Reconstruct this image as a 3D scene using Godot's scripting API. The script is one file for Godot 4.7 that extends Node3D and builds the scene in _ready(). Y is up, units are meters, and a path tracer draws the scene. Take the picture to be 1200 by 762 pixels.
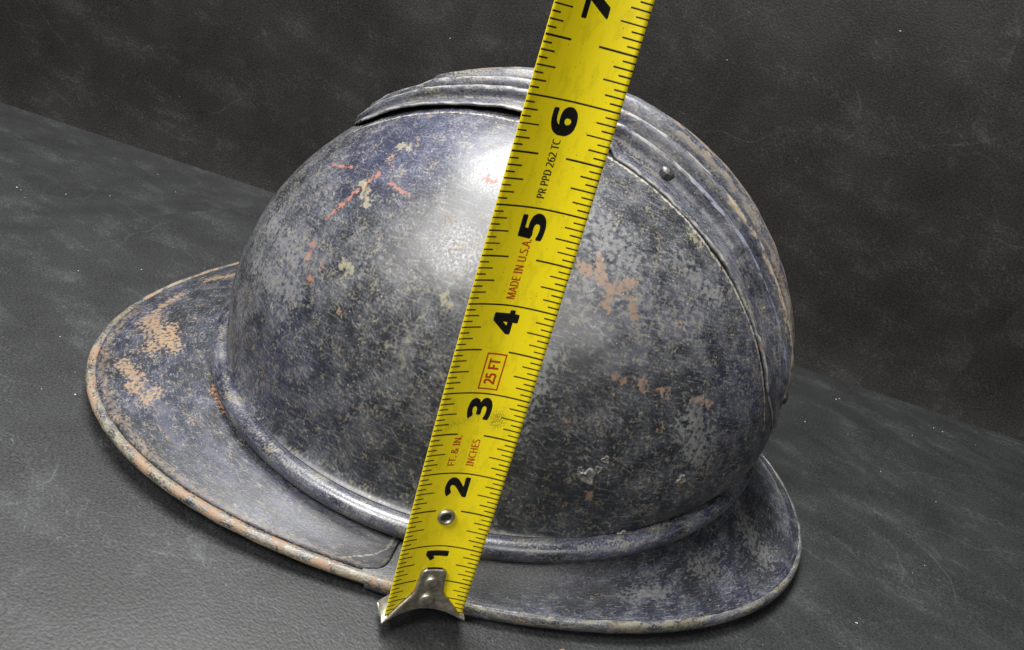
extends Node3D
# A worn blue steel helmet with a riveted crest on a black vinyl sheet, a yellow steel tape held upright in front of it.
# Lengths in metres, true size. The helmet's own axes: front -x, near side +z, up y.

const DA := 0.11611   # dome half length
const DB := 0.09961   # dome half width
const DH := 0.11196   # dome height above its base line
const DP := 2.02392
const YB := 0.02551
const FLOOR_Y := -0.0050
const WALL_Z := -0.3249
const INCH := 0.0254

var rng := RandomNumberGenerator.new()

func _ready() -> void:
	rng.seed = 7
	# ---- camera
	var cam := Camera3D.new()
	cam.name = "camera"
	cam.fov = 47.0
	cam.near = 0.01
	cam.far = 20.0
	add_child(cam)
	cam.transform = Transform3D(Basis(Vector3(0.94119, 0.25253, -0.22446), Vector3(-0.31977, 0.88030, -0.35044), Vector3(0.10910, 0.40161, 0.90929)), Vector3(0.02132, 0.17252, 0.16555))
	cam.current = true
	# ---- surroundings: no sky, a dim room
	var env := Environment.new()
	env.background_mode = Environment.BG_COLOR
	env.background_color = Color(0.022, 0.022, 0.023).linear_to_srgb()
	env.tonemap_mode = Environment.TONE_MAPPER_LINEAR
	env.tonemap_exposure = 1.06
	env.sdfgi_enabled = true
	env.ssao_enabled = true
	env.ssil_enabled = true
	var we := WorldEnvironment.new()
	we.name = "surroundings"
	we.environment = env
	add_child(we)
	# ---- lamps of the room: a lamp in front on the left, ceiling panels above
	lamp("ceiling_lamp", Vector3(-0.36, 1.50, -0.26), Vector3(0, 0.05, -0.1), Vector2(0.75, 0.45), 5.4, Color(1.0, 0.995, 0.99))
	lamp("front_lamp", Vector3(-0.60, 1.15, 0.66), Vector3(0, 0.08, -0.1), Vector2(0.46, 0.46), 2.7, Color(1.0, 0.99, 0.975))
	lamp("side_lamp", Vector3(0.50, 1.05, 1.05), Vector3(0, 0.05, -0.1), Vector2(0.7, 0.5), 1.0, Color(1.0, 0.99, 0.975))

	build_setting()
	build_helmet()
	build_tape()
	build_small_things()

func lamp(called: String, at: Vector3, to: Vector3, size: Vector2, energy: float, color: Color) -> void:
	var l := AreaLight3D.new()
	l.name = called
	l.area_size = size
	l.light_energy = energy
	l.light_color = color
	l.area_range = 8.0
	l.area_attenuation = 2.0
	l.shadow_enabled = true
	add_child(l)
	l.look_at_from_position(at, to, Vector3(0.01, 0, -1).normalized() if absf((to - at).normalized().y) > 0.97 else Vector3.UP)

# ------------------------------------------------------------------ helpers

func tag(o: Node, label: String, category: String) -> void:
	o.set_meta("label", label)
	o.set_meta("category", category)

func part(called: String, mesh: Mesh, mat: Material, parent: Node) -> MeshInstance3D:
	var o := MeshInstance3D.new()
	o.name = called
	o.mesh = mesh
	o.material_override = mat
	parent.add_child(o, true)
	return o

# a sheet from rows of points; uvs alike; smooth normals on the side that «flip» chooses
func sheet(rows: Array, uvs: Array, flip := false) -> ArrayMesh:
	var st := SurfaceTool.new()
	st.begin(Mesh.PRIMITIVE_TRIANGLES)
	st.set_smooth_group(0)
	var nc: int = rows[0].size()
	for i in rows.size():
		for j in nc:
			st.set_uv(uvs[i][j])
			st.add_vertex(rows[i][j])
	for i in rows.size() - 1:
		for j in nc - 1:
			var a := i * nc + j
			var b := a + 1
			var c := a + nc
			var d := c + 1
			if flip:
				for k in [a, c, b, b, c, d]: st.add_index(k)
			else:
				for k in [a, b, c, b, d, c]: st.add_index(k)
	st.generate_normals()
	st.generate_tangents()
	return st.commit()

func ss(a: float, b: float, x: float) -> float:
	var t := clampf((x - a) / (b - a), 0.0, 1.0)
	return t * t * (3.0 - 2.0 * t)

func noise(w: int, h: int, s: int, freq: float, oct: int, sx := 1, sy := 1, kind := FastNoiseLite.TYPE_SIMPLEX_SMOOTH) -> PackedByteArray:
	var n := FastNoiseLite.new()
	n.noise_type = kind
	n.seed = s
	n.frequency = freq
	n.fractal_type = FastNoiseLite.FRACTAL_FBM if oct > 1 else FastNoiseLite.FRACTAL_NONE
	n.fractal_octaves = oct
	n.fractal_gain = 0.55
	var im := n.get_image(w / sx, h / sy, false, false, true)
	im.convert(Image.FORMAT_L8)
	if sx > 1 or sy > 1:
		im.resize(w, h, Image.INTERPOLATE_CUBIC)
	return im.get_data()

func seamless(w: int, h: int, s: int, freq: float, oct: int, kind := FastNoiseLite.TYPE_SIMPLEX_SMOOTH, sx := 1) -> PackedByteArray:
	var n := FastNoiseLite.new()
	n.noise_type = kind
	n.seed = s
	n.frequency = freq
	if kind == FastNoiseLite.TYPE_CELLULAR:
		n.cellular_return_type = FastNoiseLite.RETURN_DISTANCE2_SUB
		n.cellular_distance_function = FastNoiseLite.DISTANCE_EUCLIDEAN
	n.fractal_type = FastNoiseLite.FRACTAL_FBM if oct > 1 else FastNoiseLite.FRACTAL_NONE
	n.fractal_octaves = oct
	var im := n.get_seamless_image(w / sx, h, false, false, 0.12, true)
	im.convert(Image.FORMAT_L8)
	if sx > 1:
		im.resize(w, h, Image.INTERPOLATE_CUBIC)
	return im.get_data()

func texture(data: PackedByteArray, w: int, h: int, fmt: int) -> ImageTexture:
	return ImageTexture.create_from_image(Image.create_from_data(w, h, false, fmt, data))

var to_srgb := PackedByteArray()

func srgb_table() -> void:
	to_srgb.resize(4096)
	for i in 4096:
		var x := i / 4095.0
		to_srgb[i] = int(round(255.0 * (12.92 * x if x < 0.0031308 else 1.055 * pow(x, 1.0 / 2.4) - 0.055)))

# ------------------------------------------------------------------ worn painted steel

class Coat:
	var w: int
	var h: int
	var r := PackedFloat32Array()
	var g := PackedFloat32Array()
	var b := PackedFloat32Array()
	var rough := PackedFloat32Array()
	var high := PackedFloat32Array()
	var ragged: PackedByteArray
	func mix(i: int, c: Color, k: float) -> void:
		r[i] += (c.r - r[i]) * k
		g[i] += (c.g - g[i]) * k
		b[i] += (c.b - b[i]) * k
	# a mark along a line of points (u to the right, v up, both 0..1), its outline torn by noise
	func mark(pts: Array, half: float, c: Color, strength: float, tear: float, ro: float, dh: float, vs := 1.0) -> void:
		var lo := Vector2(1e9, 1e9)
		var hi := -lo
		var pp := PackedVector2Array()
		for k in range(0, pts.size(), 2):
			var p := Vector2(pts[k] * w, (1.0 - pts[k + 1]) * h)
			pp.append(p)
			lo = lo.min(p)
			hi = hi.max(p)
		if pp.size() == 1:
			pp.append(pp[0] + Vector2(0.5, 0))
		var m := half * 3.0
		for y in range(maxi(0, int(lo.y - m)), mini(h, int(hi.y + m) + 1)):
			for x in range(maxi(0, int(lo.x - m)), mini(w, int(hi.x + m) + 1)):
				var q := Vector2(x, y)
				var d := 1e9
				for k in pp.size() - 1:
					var cl := Geometry2D.get_closest_point_to_segment(q, pp[k], pp[k + 1])
					d = minf(d, ((q - cl) * Vector2(1, vs)).length())
				var i := y * w + x
				var k2 := clampf((half - d) / half + (ragged[i] / 255.0 - 0.5) * tear * 1.5, 0.0, 0.45) / 0.45 * strength * clampf(ragged[i] / 255.0 * 1.8, 0.2, 1.0)
				if k2 > 0.0:
					mix(i, c, k2)
					rough[i] += (ro - rough[i]) * k2
					high[i] += dh * k2

# paint: blue over dark steel, rubbed chalky, flecked with dirt and rust
func coat(w: int, h: int, s: int, o: Dictionary) -> Coat:
	var c := Coat.new()
	c.w = w
	c.h = h
	var n := w * h
	for a in [c.r, c.g, c.b, c.rough, c.high]: a.resize(n)
	var r := PackedFloat32Array(); r.resize(n)
	var g := PackedFloat32Array(); g.resize(n)
	var b := PackedFloat32Array(); b.resize(n)
	var ro := PackedFloat32Array(); ro.resize(n)
	var hi := PackedFloat32Array(); hi.resize(n)
	var sx: int = o.get("stretch", 1)
	var n1 := noise(w, h, s, 0.006, 4)
	var n2 := noise(w, h, s + 1, 0.020, 6, sx)
	var n3 := noise(w, h, s + 2, 0.20, 3)
	var n4 := noise(w, h, s + 3, 0.22, 3, 7, 1)
	var n5 := noise(w, h, s + 4, 0.035, 5, sx)
	var n6 := noise(w, h, s + 5, 0.016, 6)
	var n7 := noise(w, h, s + 7, 0.085, 4, sx)
	c.ragged = noise(w, h, s + 6, 0.09, 6, sx)
	var blue: float = o.get("blue", 0.0)
	var speck: float = o.get("speck", 1.0)
	var rb: float = o.get("rough", 0.41)
	var chalk: float = o.get("chalk", 0.0)
	var dirt: float = o.get("dirt", 0.0)
	var rust: float = o.get("rust", 0.0)
	var spots: Array = o.get("spots", [])   # [u, v, radius u, blue, chalk]
	var cw := (w >> 2) + 1
	var ch4 := (h >> 2) + 1
	var extra_blue := PackedFloat32Array(); extra_blue.resize(cw * ch4)
	var extra_chalk := PackedFloat32Array(); extra_chalk.resize(cw * ch4)
	for sp in spots:
		for y in ch4:
			for x in cw:
				var dx: float = (x * 4.0 / w - sp[0]) / sp[2]
				var dy: float = ((1.0 - y * 4.0 / h) - sp[1]) / sp[2] * h / w
				var e := dx * dx + dy * dy
				if e < 1.0:
					extra_blue[y * cw + x] += sp[3] * (1.0 - e) * (1.0 - e)
					extra_chalk[y * cw + x] += sp[4] * (1.0 - e) * (1.0 - e)
	for y in h:
		for x in w:
			var i := y * w + x
			var a1 := n1[i] / 255.0
			var a2 := n2[i] / 255.0
			var a3 := n3[i] / 255.0
			var cell := (y >> 2) * cw + (x >> 2)
			var bl := blue + extra_blue[cell]
			var ch := chalk + extra_chalk[cell]
			var kb := clampf((a1 - 0.5) * 0.8 + 0.12 + bl, 0.0, 1.0)
			var R := 0.017 + 0.004 * kb
			var G := 0.019 + 0.006 * kb
			var B := 0.024 + 0.036 * kb
			var dark := 1.0 - 0.36 * ss(0.52, 0.28, a3 * 0.4 + a2 * 0.6)
			R *= dark; G *= dark; B *= dark
			var sc := ss(0.32, 0.86, a2 * 0.48 + a3 * 0.34 + a1 * 0.18 + ch) * 0.60
			R += (0.112 - R) * sc; G += (0.115 - G) * sc; B += (0.124 - B) * sc
			var st := ss(0.56, 0.84, n4[i] / 255.0 + ch * 0.5) * 0.32
			R += (0.16 - R) * st; G += (0.165 - G) * st; B += (0.175 - B) * st
			var di := ss(0.60, 0.80, n5[i] / 255.0 * 0.58 + a3 * 0.42 + dirt) * 0.55
			R += (0.185 - R) * di; G += (0.160 - G) * di; B += (0.095 - B) * di
			var a7 := n7[i] / 255.0
			var fl := ss(0.68, 0.76, a7 + (a1 - 0.5) * 0.4 + ch * 0.5) * 0.45 * speck
			R += (0.20 - R) * fl; G += (0.19 - G) * fl; B += (0.15 - B) * fl
			var dk := ss(0.35, 0.24, a7 + (a1 - 0.5) * 0.25) * 0.42 * speck
			R += (0.012 - R) * dk; G += (0.012 - G) * dk; B += (0.014 - B) * dk
			var ru := ss(0.74, 0.84, n6[i] / 255.0 * 0.72 + a3 * 0.28 + rust) * 0.8
			R += (0.185 - R) * ru; G += (0.115 - G) * ru; B += (0.066 - B) * ru
			r[i] = R; g[i] = G; b[i] = B
			ro[i] = rb + 0.14 * sc + 0.12 * di + 0.3 * ru + (a3 - 0.5) * 0.22
			hi[i] = 0.45 + (a2 - 0.5) * 0.10 + (a3 - 0.5) * 0.24 + fl * 0.12 - dk * 0.10 + sc * 0.05 - st * 0.03 + ru * 0.10
	c.r = r; c.g = g; c.b = b; c.rough = ro; c.high = hi
	# rubbed streaks and pin-point chips
	for k in int(n * float(o.get("streaks", 0.0012))):
		var x := rng.randf() * w
		var y := rng.randf() * h
		if n2[int(y) * w + int(x)] < 105: continue
		var ang: float = o.get("angle", -0.45) + rng.randfn(0, 0.35)
		var len := rng.randf_range(4, 9 + 20 * rng.randf())
		var kk := rng.randf_range(0.10, 0.62)
		var light := Color(0.28, 0.285, 0.30) if rng.randf() < 0.7 else Color(0.014, 0.014, 0.017)
		var d := Vector2(cos(ang), -sin(ang))
		for t in int(len):
			var px := int(x + d.x * t)
			var py := int(y + d.y * t)
			if px < 0 or py < 0 or px >= w or py >= h: break
			c.mix(py * w + px, light, kk * (1.0 - absf(t / len * 2.0 - 1.0)))
			c.high[py * w + px] -= kk * 0.22
	for k in int(n * float(o.get("chips", 0.0006))):
		var px := rng.randi() % (w - 2)
		var py := rng.randi() % (h - 2)
		var col := Color(0.42, 0.42, 0.40) if rng.randf() < 0.6 else Color(0.30, 0.26, 0.16)
		var kk := rng.randf_range(0.25, 0.9)
		c.mix(py * w + px, col, kk)
		c.mix(py * w + px + 1, col, kk * 0.6)
		c.mix((py + 1) * w + px, col, kk * 0.6)
	return c

func coat_material(c: Coat, relief := 0.02, metal := 0.0) -> StandardMaterial3D:
	var n := c.w * c.h
	var col := PackedByteArray(); col.resize(n * 3)
	var rr := PackedByteArray(); rr.resize(n)
	var hh := PackedByteArray(); hh.resize(n)
	for i in n:
		col[i * 3] = to_srgb[clampi(int(c.r[i] * 4095.0), 0, 4095)]
		col[i * 3 + 1] = to_srgb[clampi(int(c.g[i] * 4095.0), 0, 4095)]
		col[i * 3 + 2] = to_srgb[clampi(int(c.b[i] * 4095.0), 0, 4095)]
		rr[i] = clampi(int(c.rough[i] * 255.0), 0, 255)
		hh[i] = clampi(int(c.high[i] * 255.0), 0, 255)
	var m := StandardMaterial3D.new()
	m.albedo_texture = texture(col, c.w, c.h, Image.FORMAT_RGB8)
	m.roughness = 1.0
	m.roughness_texture = texture(rr, c.w, c.h, Image.FORMAT_L8)
	m.heightmap_enabled = true
	m.heightmap_texture = texture(hh, c.w, c.h, Image.FORMAT_L8)
	m.heightmap_scale = relief
	m.metallic = metal
	m.metallic_specular = 0.58
	m.texture_repeat = false
	return m

# ------------------------------------------------------------------ setting

func vinyl() -> StandardMaterial3D:
	var w := 1280
	var s := 21
	var grain := noise(w, w, s, 0.26, 3, 2, 1)
	var fine := noise(w, w, s + 1, 0.22, 3, 1, 1)
	var soft := noise(w, w, s + 2, 0.006, 5)
	var wisp := noise(w, w, s + 4, 0.010, 5, 3, 1)
	var crease := noise(w, w, s + 3, 0.0050, 5, 2, 1)
	var col := PackedByteArray(); col.resize(w * w)
	var hh := PackedByteArray(); hh.resize(w * w)
	var rr := PackedByteArray(); rr.resize(w * w)
	for i in w * w:
		var f := fine[i] / 255.0
		var so := soft[i] / 255.0
		var gr := grain[i] / 255.0
		var cr := 1.0 - absf(crease[i] / 255.0 - 0.5) * 2.0
		var where := ss(0.45, 0.70, so)
		var line := ss(0.93, 1.0, cr) * where
		var pale := ss(0.50, 0.86, wisp[i] / 255.0 * 0.75 + f * 0.25) * (0.4 + where)
		col[i] = to_srgb[clampi(int((0.019 + 0.003 * pale + 0.014 * line * (0.3 + f) + 0.022 * (gr - 0.5) + 0.018 * (f - 0.5) + 0.012 * (so - 0.5)) * 4095.0), 0, 4095)]
		hh[i] = clampi(int(255.0 * (0.20 + 0.34 * gr + 0.20 * f + 0.25 * so)), 0, 255)
		rr[i] = clampi(int(255.0 * (0.47 + 0.16 * (f - 0.5) + 0.08 * pale)), 0, 255)
	# fibres rubbed pale, in drifts
	for k in 55000:
		var x := rng.randi() % w
		var y := rng.randi() % w
		var dense := ss(0.42, 0.72, wisp[y * w + x] / 255.0)
		if rng.randf() > 0.12 + dense: continue
		var ang := 0.35 + rng.randfn(0, 0.6)
		var d := Vector2(cos(ang), sin(ang))
		var len := rng.randf_range(4, 16)
		var kk := rng.randf_range(4.0, 21.0) * (0.5 + dense)
		for t in int(len):
			var at := posmod(int(y + d.y * t), w) * w + posmod(int(x + d.x * t), w)
			col[at] = mini(150, col[at] + int(kk * (1.0 - absf(t / len * 2.0 - 1.0))))
	# creases: wandering pale lines with a soft side
	for k in 34:
		var p := Vector2(rng.randf() * w, rng.randf() * w)
		var ang := 0.5 + rng.randfn(0, 0.55)
		var turn := 0.0
		var len := rng.randi_range(60, 330)
		var kk := rng.randf_range(8.0, 30.0)
		for t in len:
			turn = clampf(turn * 0.9 + rng.randfn(0, 0.05), -0.12, 0.12)
			ang += turn * 0.4
			p += Vector2(cos(ang), sin(ang))
			var fade := sin(PI * t / len) * (0.4 + 0.9 * fine[posmod(int(p.y), w) * w + posmod(int(p.x), w)] / 255.0)
			for o in range(-5, 6):
				var q := p + Vector2(-sin(ang), cos(ang)) * o
				var at := posmod(int(q.y), w) * w + posmod(int(q.x), w)
				var g := exp(-o * o / 2.5) + 0.22 * exp(-pow(o - 2.0, 2) / 9.0)
				col[at] = mini(160, col[at] + int(kk * fade * g * rng.randf_range(0.3, 1.1)))
	var m := StandardMaterial3D.new()
	m.albedo_texture = texture(col, w, w, Image.FORMAT_L8)
	m.roughness = 1.0
	m.roughness_texture = texture(rr, w, w, Image.FORMAT_L8)
	m.heightmap_enabled = true
	m.heightmap_texture = texture(hh, w, w, Image.FORMAT_L8)
	m.heightmap_scale = 0.022
	m.metallic_specular = 0.45
	return m

func build_setting() -> void:
	srgb_table()
	var wav := FastNoiseLite.new()
	wav.seed = 5
	wav.frequency = 9.0
	# the sheet the helmet lies on
	var rows := []
	var uvs := []
	for i in 71:
		var row := PackedVector3Array()
		var uv := PackedVector2Array()
		for j in 81:
			var x := -0.9 + 1.8 * j / 80.0
			var z := WALL_Z - 0.002 + 1.3 * i / 70.0
			var flat := ss(0.10, 0.30, Vector2(x + 0.01, (z + 0.12) * 1.1).length())
			row.append(Vector3(x, FLOOR_Y + wav.get_noise_2d(x, z) * 0.0025 * flat * ss(0.0, 0.03, z - WALL_Z) - 0.0005 * flat, z))
			uv.append(Vector2(x * 0.94 + z * 0.34, z * 0.94 - x * 0.34) / 0.31)
		rows.append(row)
		uvs.append(uv)
	var black := vinyl()
	black.albedo_color = Color(0.90, 0.925, 0.935)
	var floor := part("floor", sheet(rows, uvs), black, self)
	floor.set_meta("kind", "structure")
	floor.set_meta("label", "black vinyl sheet with pale creases under the helmet")
	# the upright sheet behind
	rows = []
	uvs = []
	for i in 51:
		var row := PackedVector3Array()
		var uv := PackedVector2Array()
		for j in 81:
			var x := -0.9 + 1.8 * j / 80.0
			var y := FLOOR_Y - 0.002 + 0.75 * i / 50.0
			row.append(Vector3(x, y, WALL_Z - 0.004 * ss(0.0, 0.012, y) + wav.get_noise_2d(x + 7.0, y) * 0.003 * ss(0.01, 0.08, y)))
			uv.append(Vector2(x * 0.97 - y * 0.2, -y * 0.97 - x * 0.2) / 0.38 + Vector2(0.37, 0.61))
		rows.append(row)
		uvs.append(uv)
	var brownish: StandardMaterial3D = black.duplicate()
	brownish.albedo_color = Color(0.90, 0.885, 0.85)
	var wall := part("wall", sheet(rows, uvs, true), brownish, self)
	wall.set_meta("kind", "structure")
	wall.set_meta("label", "upright black vinyl backdrop behind the helmet")

# ------------------------------------------------------------------ helmet

func dome_at(th: float, s: float) -> Vector3:   # th from the front round the near side, s height 0..1
	var rho := pow(maxf(0.0, 1.0 - pow(s, DP)), 1.0 / DP)
	var c := -cos(th)
	var z := sin(th)
	var n := pow(pow(absf(c), DP) + pow(absf(z), DP), -1.0 / DP)
	return Vector3(DA * c * n * rho, YB + DH * s, DB * z * n * rho)

func dome_over(ph: float, z: float) -> Vector3:   # ph from the front over the top to the rear, z across
	var k := pow(maxf(0.0, 1.0 - pow(absf(z / DB), DP)), 1.0 / DP)
	var c := -cos(ph)
	var s := sin(ph)
	var n := pow(pow(absf(c), DP) + pow(absf(s), DP), -1.0 / DP)
	return Vector3(DA * c * n * k, YB + DH * s * n * k, z)

func dome_normal(p: Vector3) -> Vector3:
	return Vector3(p.x / (DA * DA), (p.y - YB) / (DH * DH), p.z / (DB * DB)).normalized()

func dome_uv(p: Vector3) -> Vector2:   # round the near side's middle, so that the side in view is hardly stretched
	var d := Vector3(p.x / DA, (p.y - YB) / DH, p.z / DB).normalized()
	var r := acos(clampf(d.z, -1, 1)) / PI
	var q := 1.9 * r if r < 0.52 else 0.988 + (r - 0.52) / 0.48 * 0.012
	var a := atan2(d.y, d.x)
	return Vector2(0.5 + 0.5 * q * cos(a), 1.0 - (0.05 + 0.95 * q * sin(a)))

func bead_at(th: float) -> Vector3:   # lower outer line of the roll round the dome's base
	var e := 0.00194 * cos(th) - 0.00529 * cos(2 * th) - 0.00018 * cos(4 * th)
	var y := YB - 0.00282 - 0.00145 * cos(th) + 0.00384 * cos(2 * th) + 0.00017 * cos(3 * th)
	return Vector3(-(DA + 0.00565 + e) * cos(th), y, (DB + 0.00565 + e) * sin(th))

func brim_at(th: float) -> Vector3:
	var r := 0.13733 + 0.01514 * cos(th) + 0.01574 * cos(2 * th) - 0.00349 * cos(3 * th) + 0.00077 * cos(4 * th) - 0.00055 * cos(5 * th) + 0.0004 * cos(6 * th) + 0.00179 * sin(th) + 0.00269 * sin(3 * th)
	var y := 0.00629 + 0.00397 * cos(th) - 0.00179 * cos(2 * th) - 0.00129 * cos(3 * th) - 0.00172 * cos(4 * th)
	return Vector3(-r * cos(th), y, r * sin(th))

func inset(p: Vector3, d: float, dy: float) -> Vector3:
	var l := Vector2(p.x, p.z).length()
	return Vector3(p.x * (l - d) / l, p.y + dy, p.z * (l - d) / l)

func build_helmet() -> void:
	var helmet := Node3D.new()
	helmet.name = "helmet"
	add_child(helmet)
	helmet.transform = Transform3D(Basis(Vector3.UP, -0.10156) * Basis(Vector3.BACK, 0.02044) * Basis(Vector3.RIGHT, 0.05734), Vector3(-0.01482, 0, -0.12512))
	tag(helmet, "worn blue-grey steel helmet with a riveted ridge crest and rusty brim", "helmet")

	# ---- dome
	var c := coat(1536, 768, 11, {"speck": 0.75, "rough": 0.40, "chalk": 0.01, "dirt": 0.025, "streaks": 0.011, "chips": 0.0014, "angle": -0.5, "spots": [
		[0.399, 0.658, 0.152, 0.9, -0.1], [0.310, 0.367, 0.076, 0.5, 0.05], [0.285, 0.329, 0.114, 0.0, 0.12], [0.500, 0.443, 0.152, -0.5, 0.03], [0.703, 0.519, 0.152, 0.1, 0.06],
		[0.627, 0.113, 0.203, -0.4, -0.1], [0.817, 0.341, 0.101, 0.35, -0.03], [0.348, 0.139, 0.127, 0.3, -0.05]]})
	var orange := Color(0.27, 0.085, 0.045)
	var tan_rust := Color(0.165, 0.102, 0.066)
	for k in [[[0.417, 0.445, 0.441, 0.436], 2.6], [[0.403, 0.455, 0.393, 0.415, 0.382, 0.359], 3.8], [[0.381, 0.318, 0.383, 0.295], 4.2], [[0.339, 0.441, 0.369, 0.448], 2.4], [[0.491, 0.502, 0.497, 0.498], 5.0], [[0.394, 0.272, 0.396, 0.27], 4.0]]:
		c.mark(on_dome(k[0]), k[1], orange, 0.7, 2.4, 0.7, 0.0)
	for k in [[[0.581, 0.417, 0.597, 0.412, 0.606, 0.398, 0.621, 0.418], 9.0], [[0.592, 0.438, 0.597, 0.42], 6.5], [[0.605, 0.391, 0.606, 0.371], 7.0], [[0.642, 0.288, 0.647, 0.282], 7.0], [[0.661, 0.28, 0.667, 0.277], 6.0], [[0.69, 0.274, 0.708, 0.271], 5.0], [[0.622, 0.393, 0.628, 0.37], 6.0], [[0.624, 0.288, 0.63, 0.283], 5.0], [[0.696, 0.148, 0.699, 0.143], 6.0], [[0.629, 0.122, 0.63, 0.117], 6.0]]:
		c.mark(on_dome(k[0]), k[1], tan_rust, 0.85, 2.0, 0.75, 0.06)
	for k in [[[0.308, 0.305, 0.372, 0.292], 16.0], [[0.317, 0.237, 0.386, 0.241], 14.0], [[0.695, 0.25, 0.715, 0.179], 18.0], [[0.686, 0.232, 0.701, 0.2], 12.0], [[0.585, 0.477, 0.613, 0.453], 22.0], [[0.577, 0.29, 0.568, 0.194], 14.0], [[0.652, 0.478, 0.7, 0.433], 12.0]]:
		c.mark(on_dome(k[0]), k[1], Color(0.16, 0.162, 0.165), 0.5, 3.2, 0.6, 0.03)
	for k in [[[0.668, 0.533, 0.677, 0.521], 9.0], [[0.394, 0.429, 0.41, 0.405], 8.0], [[0.555, 0.275, 0.559, 0.272], 6.0], [[0.499, 0.326, 0.503, 0.318], 6.0], [[0.401, 0.513, 0.41, 0.512], 7.0], [[0.417, 0.31, 0.427, 0.307], 7.0]]:
		c.mark(on_dome(k[0]), k[1], Color(0.24, 0.215, 0.13), 0.6, 2.2, 0.65, 0.03)
	# the paint is rubbed off along the crest's flange
	var last := Vector2.ZERO
	for k in 90:
		var at := dome_uv(dome_over(0.93 + 1.95 * k / 89.0, 0.0262))
		if k > 0: c.mark([last.x, 1.0 - last.y, at.x, 1.0 - at.y], 2.6, Color(0.30, 0.275, 0.22), 0.75, 1.5, 0.5, 0.05)
		last = at
	var shell := coat_material(c, 0.0065)
	var rows := []
	var uvs := []
	var na := 240
	var dents := FastNoiseLite.new()
	dents.seed = 17
	dents.frequency = 26.0
	for i in 98:
		var row := PackedVector3Array()
		var uv := PackedVector2Array()
		for j in na + 1:
			var th := TAU * j / na - PI / 2.0   # seam on the far side
			var p: Vector3
			if i <= 76:
				var s := sin(PI / 2.0 * (1.0 - i / 76.0)) * (1.0 - 0.17) + 0.17
				p = dome_at(th, minf(s, 0.99999))
			else:
				var t := (i - 76) / 21.0
				var a := dome_at(th, 0.17)
				var a2 := dome_at(th, 0.06)
				var e := bead_at(th)
				var d := inset(e, 0.0058, 0.0047)
				var mid := Vector3(a2.x, d.y + 0.0020, a2.z).lerp(Vector3(d.x, d.y + 0.0020, d.z), 0.15)
				p = a.lerp(mid, t).lerp(mid.lerp(d, t), t)
			var q := p
			if i < 80: q += dome_normal(p) * (dents.get_noise_3dv(p) * 0.0004 + dents.get_noise_3dv(p * 3.0) * 0.00008)
			row.append(q)
			uv.append(dome_uv(p))
		rows.append(row)
		uvs.append(uv)
	part("dome", sheet(rows, uvs, true), shell, helmet)

	# ---- roll round the base of the dome
	var cb := coat(2048, 64, 31, {"speck": 0.4, "blue": 0.35, "chalk": 0.03, "dirt": 0.03, "rust": -0.03, "streaks": 0.008, "chips": 0.002, "angle": 0.0, "rough": 0.31, "stretch": 3})
	var bead_mat := coat_material(cb, 0.012)
	bead_mat.texture_repeat = true
	rows = []
	uvs = []
	for i in 17:
		var row := PackedVector3Array()
		var uv := PackedVector2Array()
		var al := deg_to_rad(114.0 - 217.0 * i / 16.0)
		for j in na + 1:
			var th := TAU * j / na - PI / 2.0
			var e := bead_at(th)
			row.append(inset(e, 0.0042 - cos(al) * 0.0041, 0.0010 + sin(al) * 0.0038))
			uv.append(Vector2(2.0 * j / na, i / 16.0))
		rows.append(row)
		uvs.append(uv)
	part("base_bead", sheet(rows, uvs, true), bead_mat, helmet)

	# ---- brim: front visor laps over the neck guard at each side
	var cv := coat(2048, 256, 51, {"speck": 0.8, "rough": 0.46, "blue": 0.12, "chalk": -0.09, "dirt": 0.03, "rust": 0.0, "streaks": 0.010, "chips": 0.002, "angle": 0.05})
	for k in [[[0.34, 0.75, 0.497, 0.5, 0.524, 0.6], 26.0], [[0.419, 0.52, 0.55, 0.43], 20.0], [[0.602, 0.8, 0.681, 0.7], 20.0], [[0.707, 0.78, 0.733, 0.73], 14.0], [[0.157, 0.73, 0.262, 0.75], 16.0], [[0.0, 0.75, -0.052, 0.62], 18.0], [[0.812, 0.12, 0.916, 0.1, 0.969, 0.04], 14.0], [[0.785, 0.7, 0.759, 0.58], 14.0]]:
		var pts := []
		for m in range(0, k[0].size(), 2):
			pts.append((k[0][m] + 1.72) / 3.44)
			pts.append(1.0 - k[0][m + 1])
		c = cv
		c.mark(pts, k[1], Color(0.20, 0.135, 0.08), 0.75, 2.2, 0.7, 0.05, 1.4)
	c.mark([(1.637 + 1.72) / 3.44, 0.97, (1.634 + 1.72) / 3.44, 0.45, (1.61 + 1.72) / 3.44, 0.30, (1.54 + 1.72) / 3.44, 0.08], 2.4, Color(0.24, 0.225, 0.19), 0.7, 1.6, 0.5, 0.0)
	c.mark([(0.80 + 1.72) / 3.44, 0.88, (0.93 + 1.72) / 3.44, 0.9, (0.99 + 1.72) / 3.44, 0.96], 12.0, Color(0.30, 0.145, 0.07), 0.9, 1.6, 0.7, 0.05)
	for k in [[0.25, 0.95, 0.95, 0.945], [0.95, 0.945, 1.58, 0.93]]:
		c.mark([(k[0] + 1.72) / 3.44, 1.0 - k[1], (k[2] + 1.72) / 3.44, 1.0 - k[3]], 8.0, Color(0.17, 0.125, 0.08), 0.35, 3.2, 0.65, 0.03)
	for k in [[1.02, 0.45, 1.18, 0.62], [1.30, 0.55, 1.45, 0.70], [0.85, 0.6, 1.0, 0.72], [1.2, 0.25, 1.5, 0.3]]:
		c.mark([(k[0] + 1.72) / 3.44, 1.0 - k[1], (k[2] + 1.72) / 3.44, 1.0 - k[3]], 18.0, Color(0.045, 0.047, 0.07), 0.6, 3.0, 0.45, -0.02)
	var visor_mat := coat_material(cv, 0.018)
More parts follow.
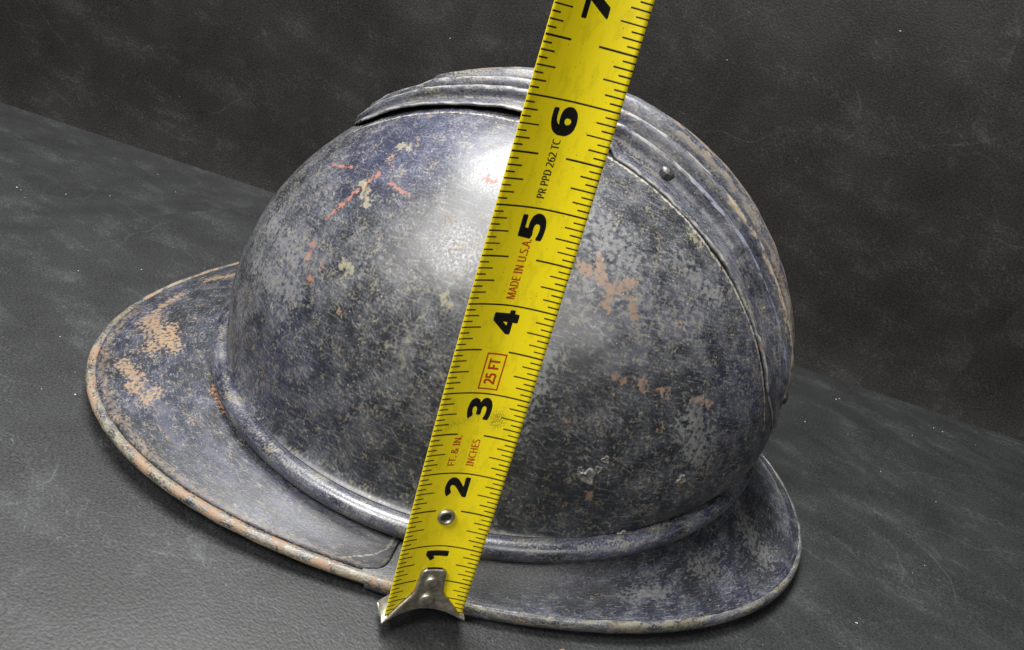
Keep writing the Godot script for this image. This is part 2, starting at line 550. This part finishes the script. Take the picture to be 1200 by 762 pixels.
	var crim := coat(2048, 64, 71, {"blue": -0.6, "chalk": 0.06, "dirt": 0.20, "rust": 0.25, "stretch": 2, "streaks": 0.003, "chips": 0.003, "angle": 0.0})
	var rim_mat := coat_material(crim, 0.03)
	visor_mat.metallic_specular = 0.42
	var visor := part("visor", brim_sheet(-1.70, 1.652, 0.0006, true), visor_mat, helmet)
	part("rolled_rim", rim_mesh(-1.73, 1.69, 0.0021, 0.0019, 0.0), rim_mat, visor)
	var cg := coat(1536, 192, 91, {"speck": 0.5, "rough": 0.40, "blue": 0.0, "chalk": -0.10, "dirt": -0.03, "rust": -0.06, "streaks": 0.006, "chips": 0.0008, "angle": 0.05})
	for k in [[[2.644, 0.52, 2.592, 0.43], 22.0], [[2.906, 0.28, 2.906, 0.7], 24.0], [[2.33, 0.6, 2.435, 0.62], 16.0]]:
		var pts := []
		for m in range(0, k[0].size(), 2):
			pts.append((k[0][m] - 1.6) / 3.1)
			pts.append(1.0 - k[0][m + 1])
		cg.mark(pts, k[1], Color(0.11, 0.108, 0.105), 0.5, 2.6, 0.55, 0.02)
	var guard_mat := coat_material(cg, 0.018)
	var cgr := coat(2048, 64, 111, {"blue": 0.1, "chalk": 0.14, "dirt": 0.12, "rust": 0.02, "rough": 0.28, "stretch": 3, "streaks": 0.004, "chips": 0.002, "angle": 0.0})
	var guard_rim := coat_material(cgr, 0.02)
	guard_mat.metallic_specular = 0.48
	var guard := part("neck_guard", brim_sheet(1.60, TAU - 1.60, 0.0, false), guard_mat, helmet)
	part("rolled_rim", rim_mesh(1.62, TAU - 1.62, 0.0015, 0.0025, -0.0009), guard_rim, guard)

	# ---- crest
	var crest_shape := crest_mesh()
	var cc := coat(1024, 384, 131, {"speck": 0.5, "blue": 0.35, "chalk": 0.05, "dirt": 0.03, "rust": -0.02, "rough": 0.38, "stretch": 3, "streaks": 0.014, "chips": 0.002, "angle": 0.0})
	c = cc
	c.mark([0.16, 0.5, 0.40, 0.5], 5.0, Color(0.26, 0.165, 0.09), 0.7, 2.0, 0.7, 0.0)
	c.mark([0.50, 0.5, 0.98, 0.5], 6.0, Color(0.23, 0.16, 0.095), 0.55, 2.8, 0.7, 0.0)
	c.mark([0.52, crest_v[0.15], 0.95, crest_v[0.15]], 3.5, Color(0.20, 0.155, 0.10), 0.5, 2.4, 0.7, 0.0)
	for v in [crest_v[0.615], crest_v[0.355], crest_v[0.985]]:
		c.mark([0.03, v, 0.97, v], 3.0 if v < 0.85 else 1.6, Color(0.25, 0.245, 0.23), 0.7, 2.6, 0.45, 0.0)
	c.mark([0.62, crest_v[0.355], 0.95, crest_v[0.355]], 5.0, Color(0.28, 0.21, 0.13), 0.6, 3.0, 0.6, 0.0)
	c.mark([0.58, crest_v[0.615], 0.90, crest_v[0.615]], 3.5, Color(0.10, 0.11, 0.22), 0.5, 2.6, 0.35, 0.0)
	var crest := part("crest", crest_shape, coat_material(cc, 0.02), helmet)
	var cr := coat(128, 128, 151, {"blue": -0.5, "rough": 0.36, "chalk": 0.08, "dirt": 0.02, "rust": 0.05, "streaks": 0.004, "chips": 0.002})
	var rivet_mat := coat_material(cr, 0.01, 0.4)
	for k in [[1.982, 0.0155, 0.0058, 0.0026], [0.905, -0.0030, 0.0064, 0.0036], [2.885, -0.0040, 0.0052, 0.0026]]:
		var p := dome_over(k[0], k[1])
		var nrm := dome_normal(p)
		var up := Vector3.UP if absf(nrm.y) < 0.9 else Vector3.RIGHT
		var tx := up.cross(nrm).normalized()
		var r := part("rivet", rivet_mesh(0.0025 * (k[2] / 0.0043)), rivet_mat, crest)
		r.transform = Transform3D(Basis(tx, nrm, tx.cross(nrm)), p + nrm * k[3])
	# ---- small crusts of corrosion on the near side
	var crust_mat := coat_material(coat(128, 128, 171, {"blue": -0.9, "chalk": 0.30, "dirt": 0.14, "rust": 0.02, "streaks": 0.0, "chips": 0.01}), 0.03)
	for k in [[0.625, 0.148, 0.0030], [0.634, 0.175, 0.0015], [0.631, 0.16, 0.0014], [0.619, 0.156, 0.0012], [0.664, 0.056, 0.0019], [0.699, 0.150, 0.0018]]:
		var p := dome_from_uv(k[0], k[1])
		var nrm := dome_normal(p)
		var tx := Vector3.UP.cross(nrm).normalized()
		var o := part("corrosion_crust", crust_mesh(k[2]), crust_mat, helmet)
		o.transform = Transform3D(Basis(tx, nrm, tx.cross(nrm)), p)

func on_dome(pts: Array) -> Array:
	var out := []
	for k in range(0, pts.size(), 2):
		out.append(0.5 + (pts[k] - 0.5) * 1.9 / 1.5)
		out.append(0.05 + (pts[k + 1] - 0.05) * 1.9 / 1.5)
	return out

func dome_from_uv(u: float, v: float) -> Vector3:
	var a := (u - 0.5) / 0.5
	var b := (v - 0.05) / 0.95
	a *= 1.9 / 1.5
	b *= 1.9 / 1.5
	var q := Vector2(a, b).length()
	var r := q / 1.9 * PI
	var d := Vector3(sin(r) * a / q, sin(r) * b / q, cos(r))
	var k := pow(pow(absf(d.x), DP) + pow(absf(d.y), DP) + pow(absf(d.z), DP), -1.0 / DP)
	return Vector3(d.x * k * DA, YB + d.y * k * DH, d.z * k * DB)

func brim_sheet(t0: float, t1: float, lift: float, front: bool) -> ArrayMesh:
	var rows := []
	var uvs := []
	var nj := 200
	var prof := []   # [along, drop]
	for i in 25: prof.append([i / 24.0, 0.0])
	prof.append([1.0, -0.0010])
	prof.append([0.5, -0.0010])
	prof.append([0.0, -0.0010])
	for pr in prof:
		var row := PackedVector3Array()
		var uv := PackedVector2Array()
		for j in nj + 1:
			var f := j / float(nj)
			var th := lerpf(t0, t1, f + 0.14 * sin(TAU * f) * -1.0)
			var a := inset(bead_at(th), 0.0064, -0.0036)
			var b := inset(brim_at(th), 0.0035 if front else 0.0016, 0.0014)
			# the panel's corners are rounded where it ends
			var endd := minf(th - t0, t1 - th) * 0.115
			if front and endd < 0.008:
				b = b.lerp(a, (1.0 - sqrt(maxf(0.0, 1.0 - pow(1.0 - endd / 0.008, 2.0)))) * 0.30)
			var t: float = pr[0]
			var bend := t - 0.10 * sin(PI * t) if front else 1.0 - pow(1.0 - t, 1.35)
			var rear := ss(2.3, 2.9, th) * ss(TAU - 2.3, TAU - 2.9, th)
			if not front: bend = lerpf(bend, 1.0 - pow(1.0 - t, 1.8), rear)
			var p := Vector3(lerpf(a.x, b.x, t), lerpf(a.y, b.y, bend), lerpf(a.z, b.z, t))
			p.y += pr[1] + lift - 0.0012 * exp(-pow(t * 9.0, 2.0))
			row.append(p)
			uv.append(Vector2((th + 1.72) / 3.44 if front else (th - 1.6) / 3.1, t))
		rows.append(row)
		uvs.append(uv)
	# close the ends
	return sheet(rows, uvs, true)

func rim_mesh(t0: float, t1: float, rx: float, ry: float, dy: float) -> ArrayMesh:
	var rows := []
	var uvs := []
	var wob := FastNoiseLite.new()
	wob.seed = 3
	wob.frequency = 14.0
	for i in 15:
		var row := PackedVector3Array()
		var uv := PackedVector2Array()
		var al := TAU * i / 14.0
		for j in 301:
			var th := lerpf(t0, t1, j / 300.0)
			var e := brim_at(th)
			var wv := 1.0 + 0.10 * wob.get_noise_1d(th)
			row.append(inset(e, rx - cos(al) * rx * wv, dy + sin(al) * ry * wv))
			uv.append(Vector2(j / 300.0, i / 14.0))
		rows.append(row)
		uvs.append(uv)
	return sheet(rows, uvs)

var crest_v := {}   # place across the crest, as a share of its half width -> place across its texture

func crest_mesh() -> ArrayMesh:
	var rows := []
	var uvs := []
	# across: [fraction of half width, lift in m, share of ridge height]
	var half := [[1.0, 0.0, 0.0], [0.985, 0.0007, 0.0], [0.96, 0.0010, 0.0], [0.86, 0.0011, 0.0], [0.74, 0.0008, 0.0], [0.70, 0.0010, 0.02], [0.67, 0.0022, 0.10], [0.645, 0.0032, 0.20], [0.615, 0.0036, 0.25], [0.58, 0.0032, 0.26], [0.55, 0.0018, 0.22], [0.52, 0.0004, 0.18], [0.48, 0.0001, 0.18], [0.44, 0.0006, 0.25], [0.41, 0.0022, 0.38], [0.385, 0.0032, 0.46], [0.355, 0.0035, 0.51], [0.32, 0.0030, 0.52], [0.29, 0.0014, 0.48], [0.26, 0.0003, 0.46], [0.21, 0.0001, 0.50], [0.18, 0.0010, 0.66], [0.15, 0.0016, 0.80], [0.11, 0.0016, 0.92], [0.06, 0.0012, 0.985], [0.0, 0.0010, 1.0]]
	var line := [[-0.82, -0.0004, 0.0]]
	for k in half: line.append([-k[0], k[1], k[2]])
	for k in range(half.size() - 2, -1, -1): line.append(half[k])
	line.append([0.82, -0.0004, 0.0])
	var along := [0.0]
	for i in range(1, line.size()):
		var p := Vector2(line[i - 1][0] * 0.0247, line[i - 1][1] + line[i - 1][2] * 0.0105)
		var q := Vector2(line[i][0] * 0.0247, line[i][1] + line[i][2] * 0.0105)
		along.append(along[-1] + p.distance_to(q))
	for i in line.size():
		crest_v[line[i][0]] = along[i] / along[-1]
	var nj := 260
	var at := -1
	var crumple := FastNoiseLite.new()
	crumple.seed = 23
	crumple.frequency = 40.0
	for k in line:
		at += 1
		var row := PackedVector3Array()
		var uv := PackedVector2Array()
		for j in nj + 1:
			var ph := lerpf(0.838, 2.95, j / float(nj))
			var hc := 0.00703 - 0.00126 * cos(ph) - 0.00389 * cos(2 * ph) + 0.0024 * cos(3 * ph)
			hc = maxf(hc, 0.0004)
			hc *= lerpf(1.0, 0.25, ss(2.70, 2.94, ph))
			hc *= lerpf(0.72, 1.0, ss(1.12, 1.18, ph))
			var wd := 0.0247 * pow(ss(0.80, 0.98, ph), 0.6) * lerpf(1.0, 0.55, ss(2.70, 2.95, ph))
			var slit := ss(0.86, 0.95, ph) * ss(1.84, 1.80, ph)
			if k[2] < 0.05: wd *= lerpf(1.035, 0.96, slit)
			wd *= 1.0 + 0.014 * crumple.get_noise_1d(ph * 0.45) + 0.010 * crumple.get_noise_1d(ph * 1.4 + 9.0) + 0.08 * ss(1.08, 0.9, ph) * crumple.get_noise_1d(ph * 2.0)
			var z: float = k[0] * wd
			var p := dome_over(ph, z)
			var l: float = k[1] * lerpf(1.0, 0.25, ss(2.70, 2.94, ph)) * lerpf(0.35, 1.0, ss(0.84, 1.04, ph)) + 0.0002 + crumple.get_noise_2d(ph * 0.11, z) * 0.0004 + crumple.get_noise_2d(ph * 0.33, z * 3.0) * 0.00018 + hc * k[2] * 0.95 + 0.0016 * slit * ss(0.45, 0.95, absf(k[0])) + 0.0003 * sin(ph * 17.0 + 1.0) * (1.0 - k[2])
			p += dome_normal(p) * l
			row.append(p)
			uv.append(Vector2(j / float(nj), 1.0 - along[at] / along[-1]))
		rows.append(row)
		uvs.append(uv)
	return sheet(rows, uvs, true)

func rivet_mesh(r: float) -> ArrayMesh:
	var rows := []
	var uvs := []
	for i in 9:
		var a := PI / 2.0 * i / 8.0
		var row := PackedVector3Array()
		var uv := PackedVector2Array()
		for j in 25:
			var b := TAU * j / 24.0
			row.append(Vector3(sin(a) * cos(b) * r, cos(a) * r * 0.58 - (0.0012 if i == 8 else 0.0), sin(a) * sin(b) * r))
			uv.append(Vector2(0.5 + 0.45 * sin(a) * cos(b), 0.5 + 0.45 * sin(a) * sin(b)))
		rows.append(row)
		uvs.append(uv)
	return sheet(rows, uvs)

func crust_mesh(r: float) -> ArrayMesh:
	var rows := []
	var uvs := []
	var off := rng.randf() * 10.0
	for i in 7:
		var f := i / 6.0
		var lift: float = [0.04, 0.05, 0.06, 0.14, 0.24, 0.14, -0.1][i]
		var row := PackedVector3Array()
		var uv := PackedVector2Array()
		for j in 23:
			var b := TAU * j / 22.0
			var rag := 1.0 + 0.18 * sin(b * 3.0 + off) + 0.12 * sin(b * 5.0 + off * 2.0) + 0.06 * sin(b * 9.0)
			row.append(Vector3(cos(b) * f * r * rag, r * lift * (1.0 + 0.3 * sin(b * 4.0 + off)), sin(b) * f * r * rag))
			uv.append(Vector2(0.5 + 0.45 * f * cos(b), 0.5 + 0.45 * f * sin(b)))
		rows.append(row)
		uvs.append(uv)
	return sheet(rows, uvs)

# ------------------------------------------------------------------ tape measure

const TAPE_LEN := 8.5   # inches built; the blade leaves the picture at seven

func tape_axes(t: float) -> Array:   # [point on the chord's middle, across, normal]
	var s := t * INCH
	var y := 0.44049 + (0.50714 - 0.44049) * t / 6.0 + 0.0715 * pow(t / 3.0 - 1.0, 2)
	var o := Vector3(0.00331 * s, s, -0.04932 * s - 0.00421 * (pow(t / 6.0, 2) - t / 6.0))
	return [o, Vector3(cos(y), 0, -sin(y)), Vector3(sin(y), 0, cos(y))]

func tape_at(t: float, c: float, lift := 0.0) -> Vector3:
	var ax := tape_axes(t)
	var q := 2.0 * c - 1.0
	var sag := 0.0025 * (1.0 - pow(absf(q), 1.7))
	var slope := 0.0025 * 1.7 * pow(absf(q), 0.7) * signf(q) / 0.0118
	var nn: Vector3 = (ax[2] - ax[1] * slope).normalized()
	return ax[0] + ax[1] * 0.0118 * q - ax[2] * sag + nn * lift

const TW := 512
const TH := 2048
const UP := 4
var ink: Image
const INKS := [Color(0.05, 0.045, 0.04), Color(0.66, 0.16, 0.07)]

func ink_rect(t0: float, t1: float, c0: float, c1: float, code: int) -> void:
	var x0 := int(c0 * TW * UP); var x1 := int(c1 * TW * UP)
	var y0 := int((1.0 - t1 / TAPE_LEN) * TH * UP); var y1 := int((1.0 - t0 / TAPE_LEN) * TH * UP)
	ink.fill_rect(Rect2i(x0, y0, x1 - x0, y1 - y0), INKS[code])

# lettering that reads up the blade: it begins at t0, its foot at c0; length along and height across in inches
func ink_text(text: String, t0: float, c0: float, length: float, height: float, weight: int, code: int) -> void:
	var f := SystemFont.new()
	f.font_names = PackedStringArray(["Droid Sans"])
	f.font_weight = weight
	var tm := TextMesh.new()
	tm.text = text
	tm.font = f
	tm.font_size = 64
	tm.pixel_size = 1.0
	tm.depth = 0.0
	tm.curve_step = 1.0
	var arr := tm.surface_get_arrays(0)
	var v: PackedVector3Array = arr[Mesh.ARRAY_VERTEX]
	var idx: PackedInt32Array = arr[Mesh.ARRAY_INDEX]
	if idx.is_empty(): idx = PackedInt32Array(range(v.size()))
	var lo := Vector3(1e9, 1e9, 0)
	var hi := -lo
	for p in v:
		lo = lo.min(p); hi = hi.max(p)
	var pts := PackedVector2Array()
	for p in v:
		var along := t0 + (p.x - lo.x) / (hi.x - lo.x) * length
		var across := c0 - (p.y - lo.y) / (hi.y - lo.y) * height
		pts.append(Vector2(across * TW * UP, (1.0 - along / TAPE_LEN) * TH * UP))
	for k in range(0, idx.size() - 2, 3):
		var q := [pts[idx[k]], pts[idx[k + 1]], pts[idx[k + 2]]]
		var y0 := minf(q[0].y, minf(q[1].y, q[2].y))
		var y1 := maxf(q[0].y, maxf(q[1].y, q[2].y))
		for y in range(int(floor(y0)), int(ceil(y1))):
			var yy := y + 0.5
			var xa := 1e9
			var xb := -1e9
			for e in 3:
				var a: Vector2 = q[e]
				var b: Vector2 = q[(e + 1) % 3]
				if (a.y <= yy) != (b.y <= yy):
					var x := a.x + (b.x - a.x) * (yy - a.y) / (b.y - a.y)
					xa = minf(xa, x)
					xb = maxf(xb, x)
			if xb > xa:
				ink.fill_rect(Rect2i(int(round(xa)), y, int(round(xb)) - int(round(xa)), 1), INKS[code])

func tape_material() -> StandardMaterial3D:
	ink = Image.create_empty(TW * UP, TH * UP, false, Image.FORMAT_RGBA8)
	ink.fill(Color(INKS[0], 0.0))
	for i in int(TAPE_LEN * 16) + 1:
		var t := i / 16.0
		if t < 0.05: continue
		var th := 0.0065
		var ll := 0.105
		var lr := 0.12
		if i % 16 == 0:
			ll = 1.0; lr = 0.0; th = 0.0075
		elif i % 8 == 0:
			ll = 0.31; lr = 0.38; th = 0.008
		elif i % 4 == 0:
			ll = 0.225; lr = 0.25
		elif i % 2 == 0:
			ll = 0.165; lr = 0.19
		ink_rect(t - th, t + th, 0.0, ll, 0)
		if lr > 0.0: ink_rect(t - th, t + th, 1.0 - lr, 1.0, 0)
	# the numerals are very bold: struck again a little to each side
	for d in [Vector2(-0.014, 0), Vector2(0.014, 0), Vector2(0, -0.008), Vector2(0, 0.008), Vector2(-0.01, 0.006), Vector2(0.01, -0.006), Vector2(0.01, 0.006), Vector2(-0.01, -0.006)]:
		for k in range(1, 9):
			ink_text(str(k), (k - 0.295 if k > 1 else k - 0.20) + d.x, 0.615 + d.y, 0.235 if k > 1 else 0.12, 0.265, 700, 0)
	for d in [0.0, 0.004]:
		ink_text("PR PPD 262 TC", 5.10 + d, 0.515, 0.55, 0.088, 400, 0)
		ink_text("MADE IN U.S.A.", 4.07 + d, 0.515, 0.62, 0.098, 400, 1)
		ink_text("25 FT", 3.115 + d, 0.565, 0.29, 0.13, 700, 1)
		ink_text("FT. & IN.", 2.10 + d, 0.375, 0.38, 0.088, 400, 1)
		ink_text("INCHES", 2.10 + d, 0.60, 0.34, 0.088, 400, 1)
	for e in [[3.05, 3.066, 0.39, 0.62], [3.454, 3.47, 0.39, 0.62], [3.05, 3.47, 0.39, 0.406], [3.05, 3.47, 0.604, 0.62]]:
		ink_rect(e[0], e[1], e[2], e[3], 1)
	for k in UP / 2:
		ink.shrink_x2()
	var w := TW / 2
	var h := TH / 2
	var col := PackedByteArray(); col.resize(w * h * 3)
	var n1 := noise(w, h, 201, 0.024, 5)
	var n2 := noise(w, h, 202, 0.22, 3)
	var yel := Color(0.76, 0.62, 0.006)
	for y in h:
		for x in w:
			var i := y * w + x
			var a1 := n1[i] / 255.0
			var a2 := n2[i] / 255.0
			var wear := 1.0 - 0.10 * ss(0.5, 0.8, a1) - 0.22 * ss(0.72, 0.84, a2) * ss(0.45, 0.7, a1) - 0.18 * ss(0.10, 0.0, minf(x, w - x) / float(w)) * a1
			var t := (1.0 - y / float(h)) * TAPE_LEN
			var cc := x / float(w)
			var gr := 0.0
			if t < 3.2 and t > 2.2:   # grime rubbed in round two and three quarter inches
				gr = exp(-pow((t - 2.72) / 0.10, 2.0) - pow((cc - 0.72) / 0.09, 2.0)) * ss(0.40, 0.62, a2) + 0.5 * exp(-pow((t - 2.66 - (cc - 0.3) * 0.3) / 0.05, 2.0) - pow((cc - 0.30) / 0.22, 2.0)) * ss(0.5, 0.7, a2)
			gr = clampf(gr, 0.0, 0.75)
			col[i * 3] = to_srgb[int(lerpf(yel.r * wear, 0.12, gr) * 4095.0)]
			col[i * 3 + 1] = to_srgb[int(lerpf(yel.g * wear, 0.10, gr) * 4095.0)]
			col[i * 3 + 2] = to_srgb[int(lerpf(yel.b * wear, 0.02, gr) * 4095.0)]
	var im := Image.create_from_data(w, h, false, Image.FORMAT_RGB8, col)
	im.resize(TW, TH, Image.INTERPOLATE_CUBIC)
	im.convert(Image.FORMAT_RGBA8)
	im.blend_rect(ink, Rect2i(0, 0, TW, TH), Vector2i.ZERO)
	var specks := RandomNumberGenerator.new()
	specks.seed = 99
	for k in 260:
		var x := specks.randi() % (TW - 3)
		var y := specks.randi() % (TH - 3)
		im.fill_rect(Rect2i(x, y, 1 + specks.randi() % 3, 1 + specks.randi() % 3), Color(0.38, 0.32, 0.05))
	for k in 150:   # scratches along and across the blade
		var p := Vector2(specks.randf() * TW, specks.randf() * TH)
		var a := PI / 2.0 + specks.randfn(0, 0.35) if specks.randf() < 0.7 else specks.randf() * PI
		var pale := specks.randf() < 0.5
		for t in specks.randi_range(10, 70):
			p += Vector2(cos(a), sin(a))
			if p.x < 1 or p.y < 1 or p.x >= TW - 1 or p.y >= TH - 1: break
			var was := im.get_pixelv(Vector2i(p))
			im.set_pixelv(Vector2i(p), was.lerp(Color(0.95, 0.90, 0.45) if pale else Color(0.45, 0.38, 0.04), specks.randf_range(0.1, 0.45)))
	var m := StandardMaterial3D.new()
	m.albedo_texture = ImageTexture.create_from_image(im)
	m.roughness = 0.36
	m.metallic_specular = 0.5
	m.texture_repeat = false
	return m

func blade_end(t: float, c: float) -> float:
	return 0.12 * (1.0 - pow(2.0 * c - 1.0, 2)) * ss(0.45, 0.0, t)

func build_tape() -> void:
	var tape := Node3D.new()
	tape.name = "tape_measure"
	add_child(tape)
	tag(tape, "yellow steel tape measure blade held upright in front of the helmet", "tape measure")
	var rows := []
	var uvs := []
	for i in 123:
		var t := 0.02 + (TAPE_LEN - 0.02) * i / 122.0
		var row := PackedVector3Array()
		var uv := PackedVector2Array()
		for j in 25:
			var te := t + blade_end(t, j / 24.0)
			row.append(tape_at(te, j / 24.0, 0.0001))
			uv.append(Vector2(j / 24.0, 1.0 - te / TAPE_LEN))
		for j in 25:
			row.append(tape_at(t + blade_end(t, 1.0 - j / 24.0), 1.0 - j / 24.0, -0.00015))
			uv.append(Vector2(0.16 + 0.5 * j / 24.0, 0.999 - t / TAPE_LEN * 0.001))
		row.append(row[0])
		uv.append(Vector2(0, 1.0 - t / TAPE_LEN))
		rows.append(row)
		uvs.append(uv)
	part("blade", sheet(rows, uvs), tape_material(), tape)

	var steel := StandardMaterial3D.new()
	steel.albedo_color = Color(0.60, 0.57, 0.50).linear_to_srgb()
	steel.metallic = 0.9
	steel.roughness = 0.44
	steel.metallic_specular = 0.5
	var nt := NoiseTexture2D.new()
	nt.width = 256
	nt.height = 256
	nt.seamless = true
	var fn := FastNoiseLite.new()
	fn.seed = 8
	fn.frequency = 0.03
	fn.fractal_octaves = 5
	nt.noise = fn
	var ramp := Gradient.new()
	ramp.set_color(0, Color(0.62, 0.60, 0.55))
	ramp.set_color(1, Color(1, 1, 1))
	nt.color_ramp = ramp
	steel.albedo_texture = nt
	steel.uv1_triplanar = true
	steel.uv1_scale = Vector3(60, 60, 60)

	# end hook: a plate on the face of the blade, its foot bent back under the end
	var outline := []   # [t, half width fraction]
	var hook_rows := []
	var hook_uvs := []
	var nx := 20
	for i in 21:
		var t := lerpf(0.69, 0.0, i / 20.0)
		var hw: float
		if t > 0.62: hw = 0.165 * sqrt(maxf(0.0, 1.0 - pow((t - 0.62) / 0.07, 2.0) * 0.55))
		elif t > 0.36: hw = lerpf(0.19, 0.165, (t - 0.36) / 0.26)
		else: hw = 0.19 + 0.315 * pow((0.36 - t) / 0.36, 1.5)
		outline.append([t, hw])
	for i in 21:
		var row := PackedVector3Array()
		var uv := PackedVector2Array()
		var t: float = outline[i][0]
		var hw: float = outline[i][1]
		var ring := []
		for j in nx + 1: ring.append([lerpf(-hw, hw, j / float(nx)), 0.0012 if j > 0 and j < nx else 0.0009])
		for j in nx + 1: ring.append([lerpf(hw, -hw, j / float(nx)), 0.0002])
		ring.append(ring[0])
		for k in ring:
			# the foot is cut in a shallow arch between two points
			var arch := 0.115 * (1.0 - pow(k[0] / 0.52, 2.0)) * ss(0.45, 0.0, t)
			row.append(tape_at(t + arch, 0.5 + k[0], k[1]))
			uv.append(Vector2(k[0], t))
		hook_rows.append(row)
		hook_uvs.append(uv)
	# cap on top
	var top := PackedVector3Array()
	for p in hook_rows[0]: top.append((hook_rows[0][10] + hook_rows[0][31]) / 2.0 + (p - (hook_rows[0][10] + hook_rows[0][31]) / 2.0) * Vector3(0.9, 0.02, 0.9))
	hook_rows.push_front(top)
	hook_uvs.push_front(hook_uvs[0])
	var hook := part("end_hook", sheet(hook_rows, hook_uvs), steel, tape)
	# foot of the hook, turned back beneath the blade
	var foot_rows := []
	var foot_uvs := []
	for prof in [[0.0012, 0.0], [0.0010, -0.0007], [-0.0072, -0.0009], [-0.0076, -0.0005], [-0.0072, 0.0], [0.0, 0.0006], [0.0012, 0.0]]:
		var row := PackedVector3Array()
		var uv := PackedVector2Array()
		for j in nx + 1:
			var q := lerpf(-0.535, 0.535, j / float(nx))
			var arch := 0.115 * (1.0 - pow(q / 0.535, 2.0))
			var p := tape_at(arch, 0.5 + q, 0.0)
			var ax := tape_axes(0.0)
			row.append(p + ax[2] * prof[0] + Vector3(0, prof[1], 0))
			uv.append(Vector2(q, prof[0]))
		foot_rows.append(row)
		foot_uvs.append(uv)
	part("hook_foot", sheet(foot_rows, foot_uvs), steel, hook)
	for k in [[0.50, 0.0022], [0.235, 0.0024]]:
		var p := tape_at(k[0], 0.5, 0.0)
		var ax := tape_axes(k[0])
		var r := part("rivet", disc_mesh(k[1], 0.0021), steel, hook)
		r.transform = Transform3D(Basis(ax[1], ax[2], ax[1].cross(ax[2])), p)
	# eyelet through the blade
	var ey_rows := []
	var ey_uvs := []
	for k in [[0.0014, -0.0006], [0.0015, 0.0004], [0.0017, 0.0008], [0.0021, 0.0009], [0.0024, 0.0007], [0.0026, 0.0001], [0.0026, -0.0002]]:
		var row := PackedVector3Array()
		var uv := PackedVector2Array()
		for j in 33:
			var b := TAU * j / 32.0
			row.append(Vector3(cos(b) * k[0], k[1], sin(b) * k[0]))
			uv.append(Vector2(j / 32.0, k[1]))
		ey_rows.append(row)
		ey_uvs.append(uv)
	var ax2 := tape_axes(1.42)
	var eyelet := part("eyelet", sheet(ey_rows, ey_uvs), steel, tape)
	eyelet.transform = Transform3D(Basis(ax2[1], ax2[2], ax2[1].cross(ax2[2])), tape_at(1.42, 0.455, 0.0003))
	var dark := StandardMaterial3D.new()
	dark.albedo_color = Color(0.05, 0.05, 0.052).linear_to_srgb()
	dark.metallic = 0.6
	dark.roughness = 0.5
	part("hole", disc_mesh(0.0015, 0.0001), dark, eyelet)

func disc_mesh(r: float, h: float) -> ArrayMesh:
	var rows := []
	var uvs := []
	for k in [[0.0, 1.0], [0.5, 1.0], [0.86, 0.98], [0.96, 0.90], [1.0, 0.75], [1.0, 0.0]]:
		var row := PackedVector3Array()
		var uv := PackedVector2Array()
		for j in 29:
			var b := TAU * j / 28.0
			row.append(Vector3(cos(b) * k[0] * r, k[1] * h, sin(b) * k[0] * r))
			uv.append(Vector2(0.5 + cos(b) * k[0] * 0.5, 0.5 + sin(b) * k[0] * 0.5))
		rows.append(row)
		uvs.append(uv)
	return sheet(rows, uvs)

# ------------------------------------------------------------------ small things

func build_small_things() -> void:
	var m := StandardMaterial3D.new()
	m.albedo_color = Color(0.16, 0.085, 0.04).linear_to_srgb()
	m.roughness = 0.9
	var flake := part("rust_flake", crust_mesh(0.0016), m, self)
	flake.position = Vector3(0.0433, FLOOR_Y, -0.0119)
	tag(flake, "orange rust flake on the black sheet in front of the helmet", "rust flake")
	# pale lint and dust on both sheets
	var lint := StandardMaterial3D.new()
	lint.albedo_color = Color(0.5, 0.5, 0.48).linear_to_srgb()
	lint.roughness = 0.9
	var mm := MultiMesh.new()
	mm.transform_format = MultiMesh.TRANSFORM_3D
	mm.mesh = crust_mesh(0.00042)
	var r := RandomNumberGenerator.new()
	r.seed = 12
	mm.instance_count = 420
	for i in 420:
		var s := r.randf_range(0.25, 0.9) * (1.5 if r.randf() < 0.05 else 0.8)
		var b := Basis(Vector3.UP, r.randf() * TAU).scaled(Vector3(s * r.randf_range(0.7, 2.0), s, s))
		var p := Vector3(r.randf_range(-0.45, 0.5), FLOOR_Y - 0.0002, r.randf_range(-0.3, 0.12))
		if i >= 385:
			b = Basis(Vector3.RIGHT, PI / 2.0) * b
			p = Vector3(r.randf_range(-0.4, 0.5), r.randf_range(0.0, 0.3), WALL_Z - 0.003)
		mm.set_instance_transform(i, Transform3D(b, p))
	var dust := MultiMeshInstance3D.new()
	dust.name = "dust"
	dust.multimesh = mm
	dust.material_override = lint
	add_child(dust)
	dust.set_meta("kind", "stuff")
	tag(dust, "pale specks of lint and dust scattered on the black sheets", "dust")
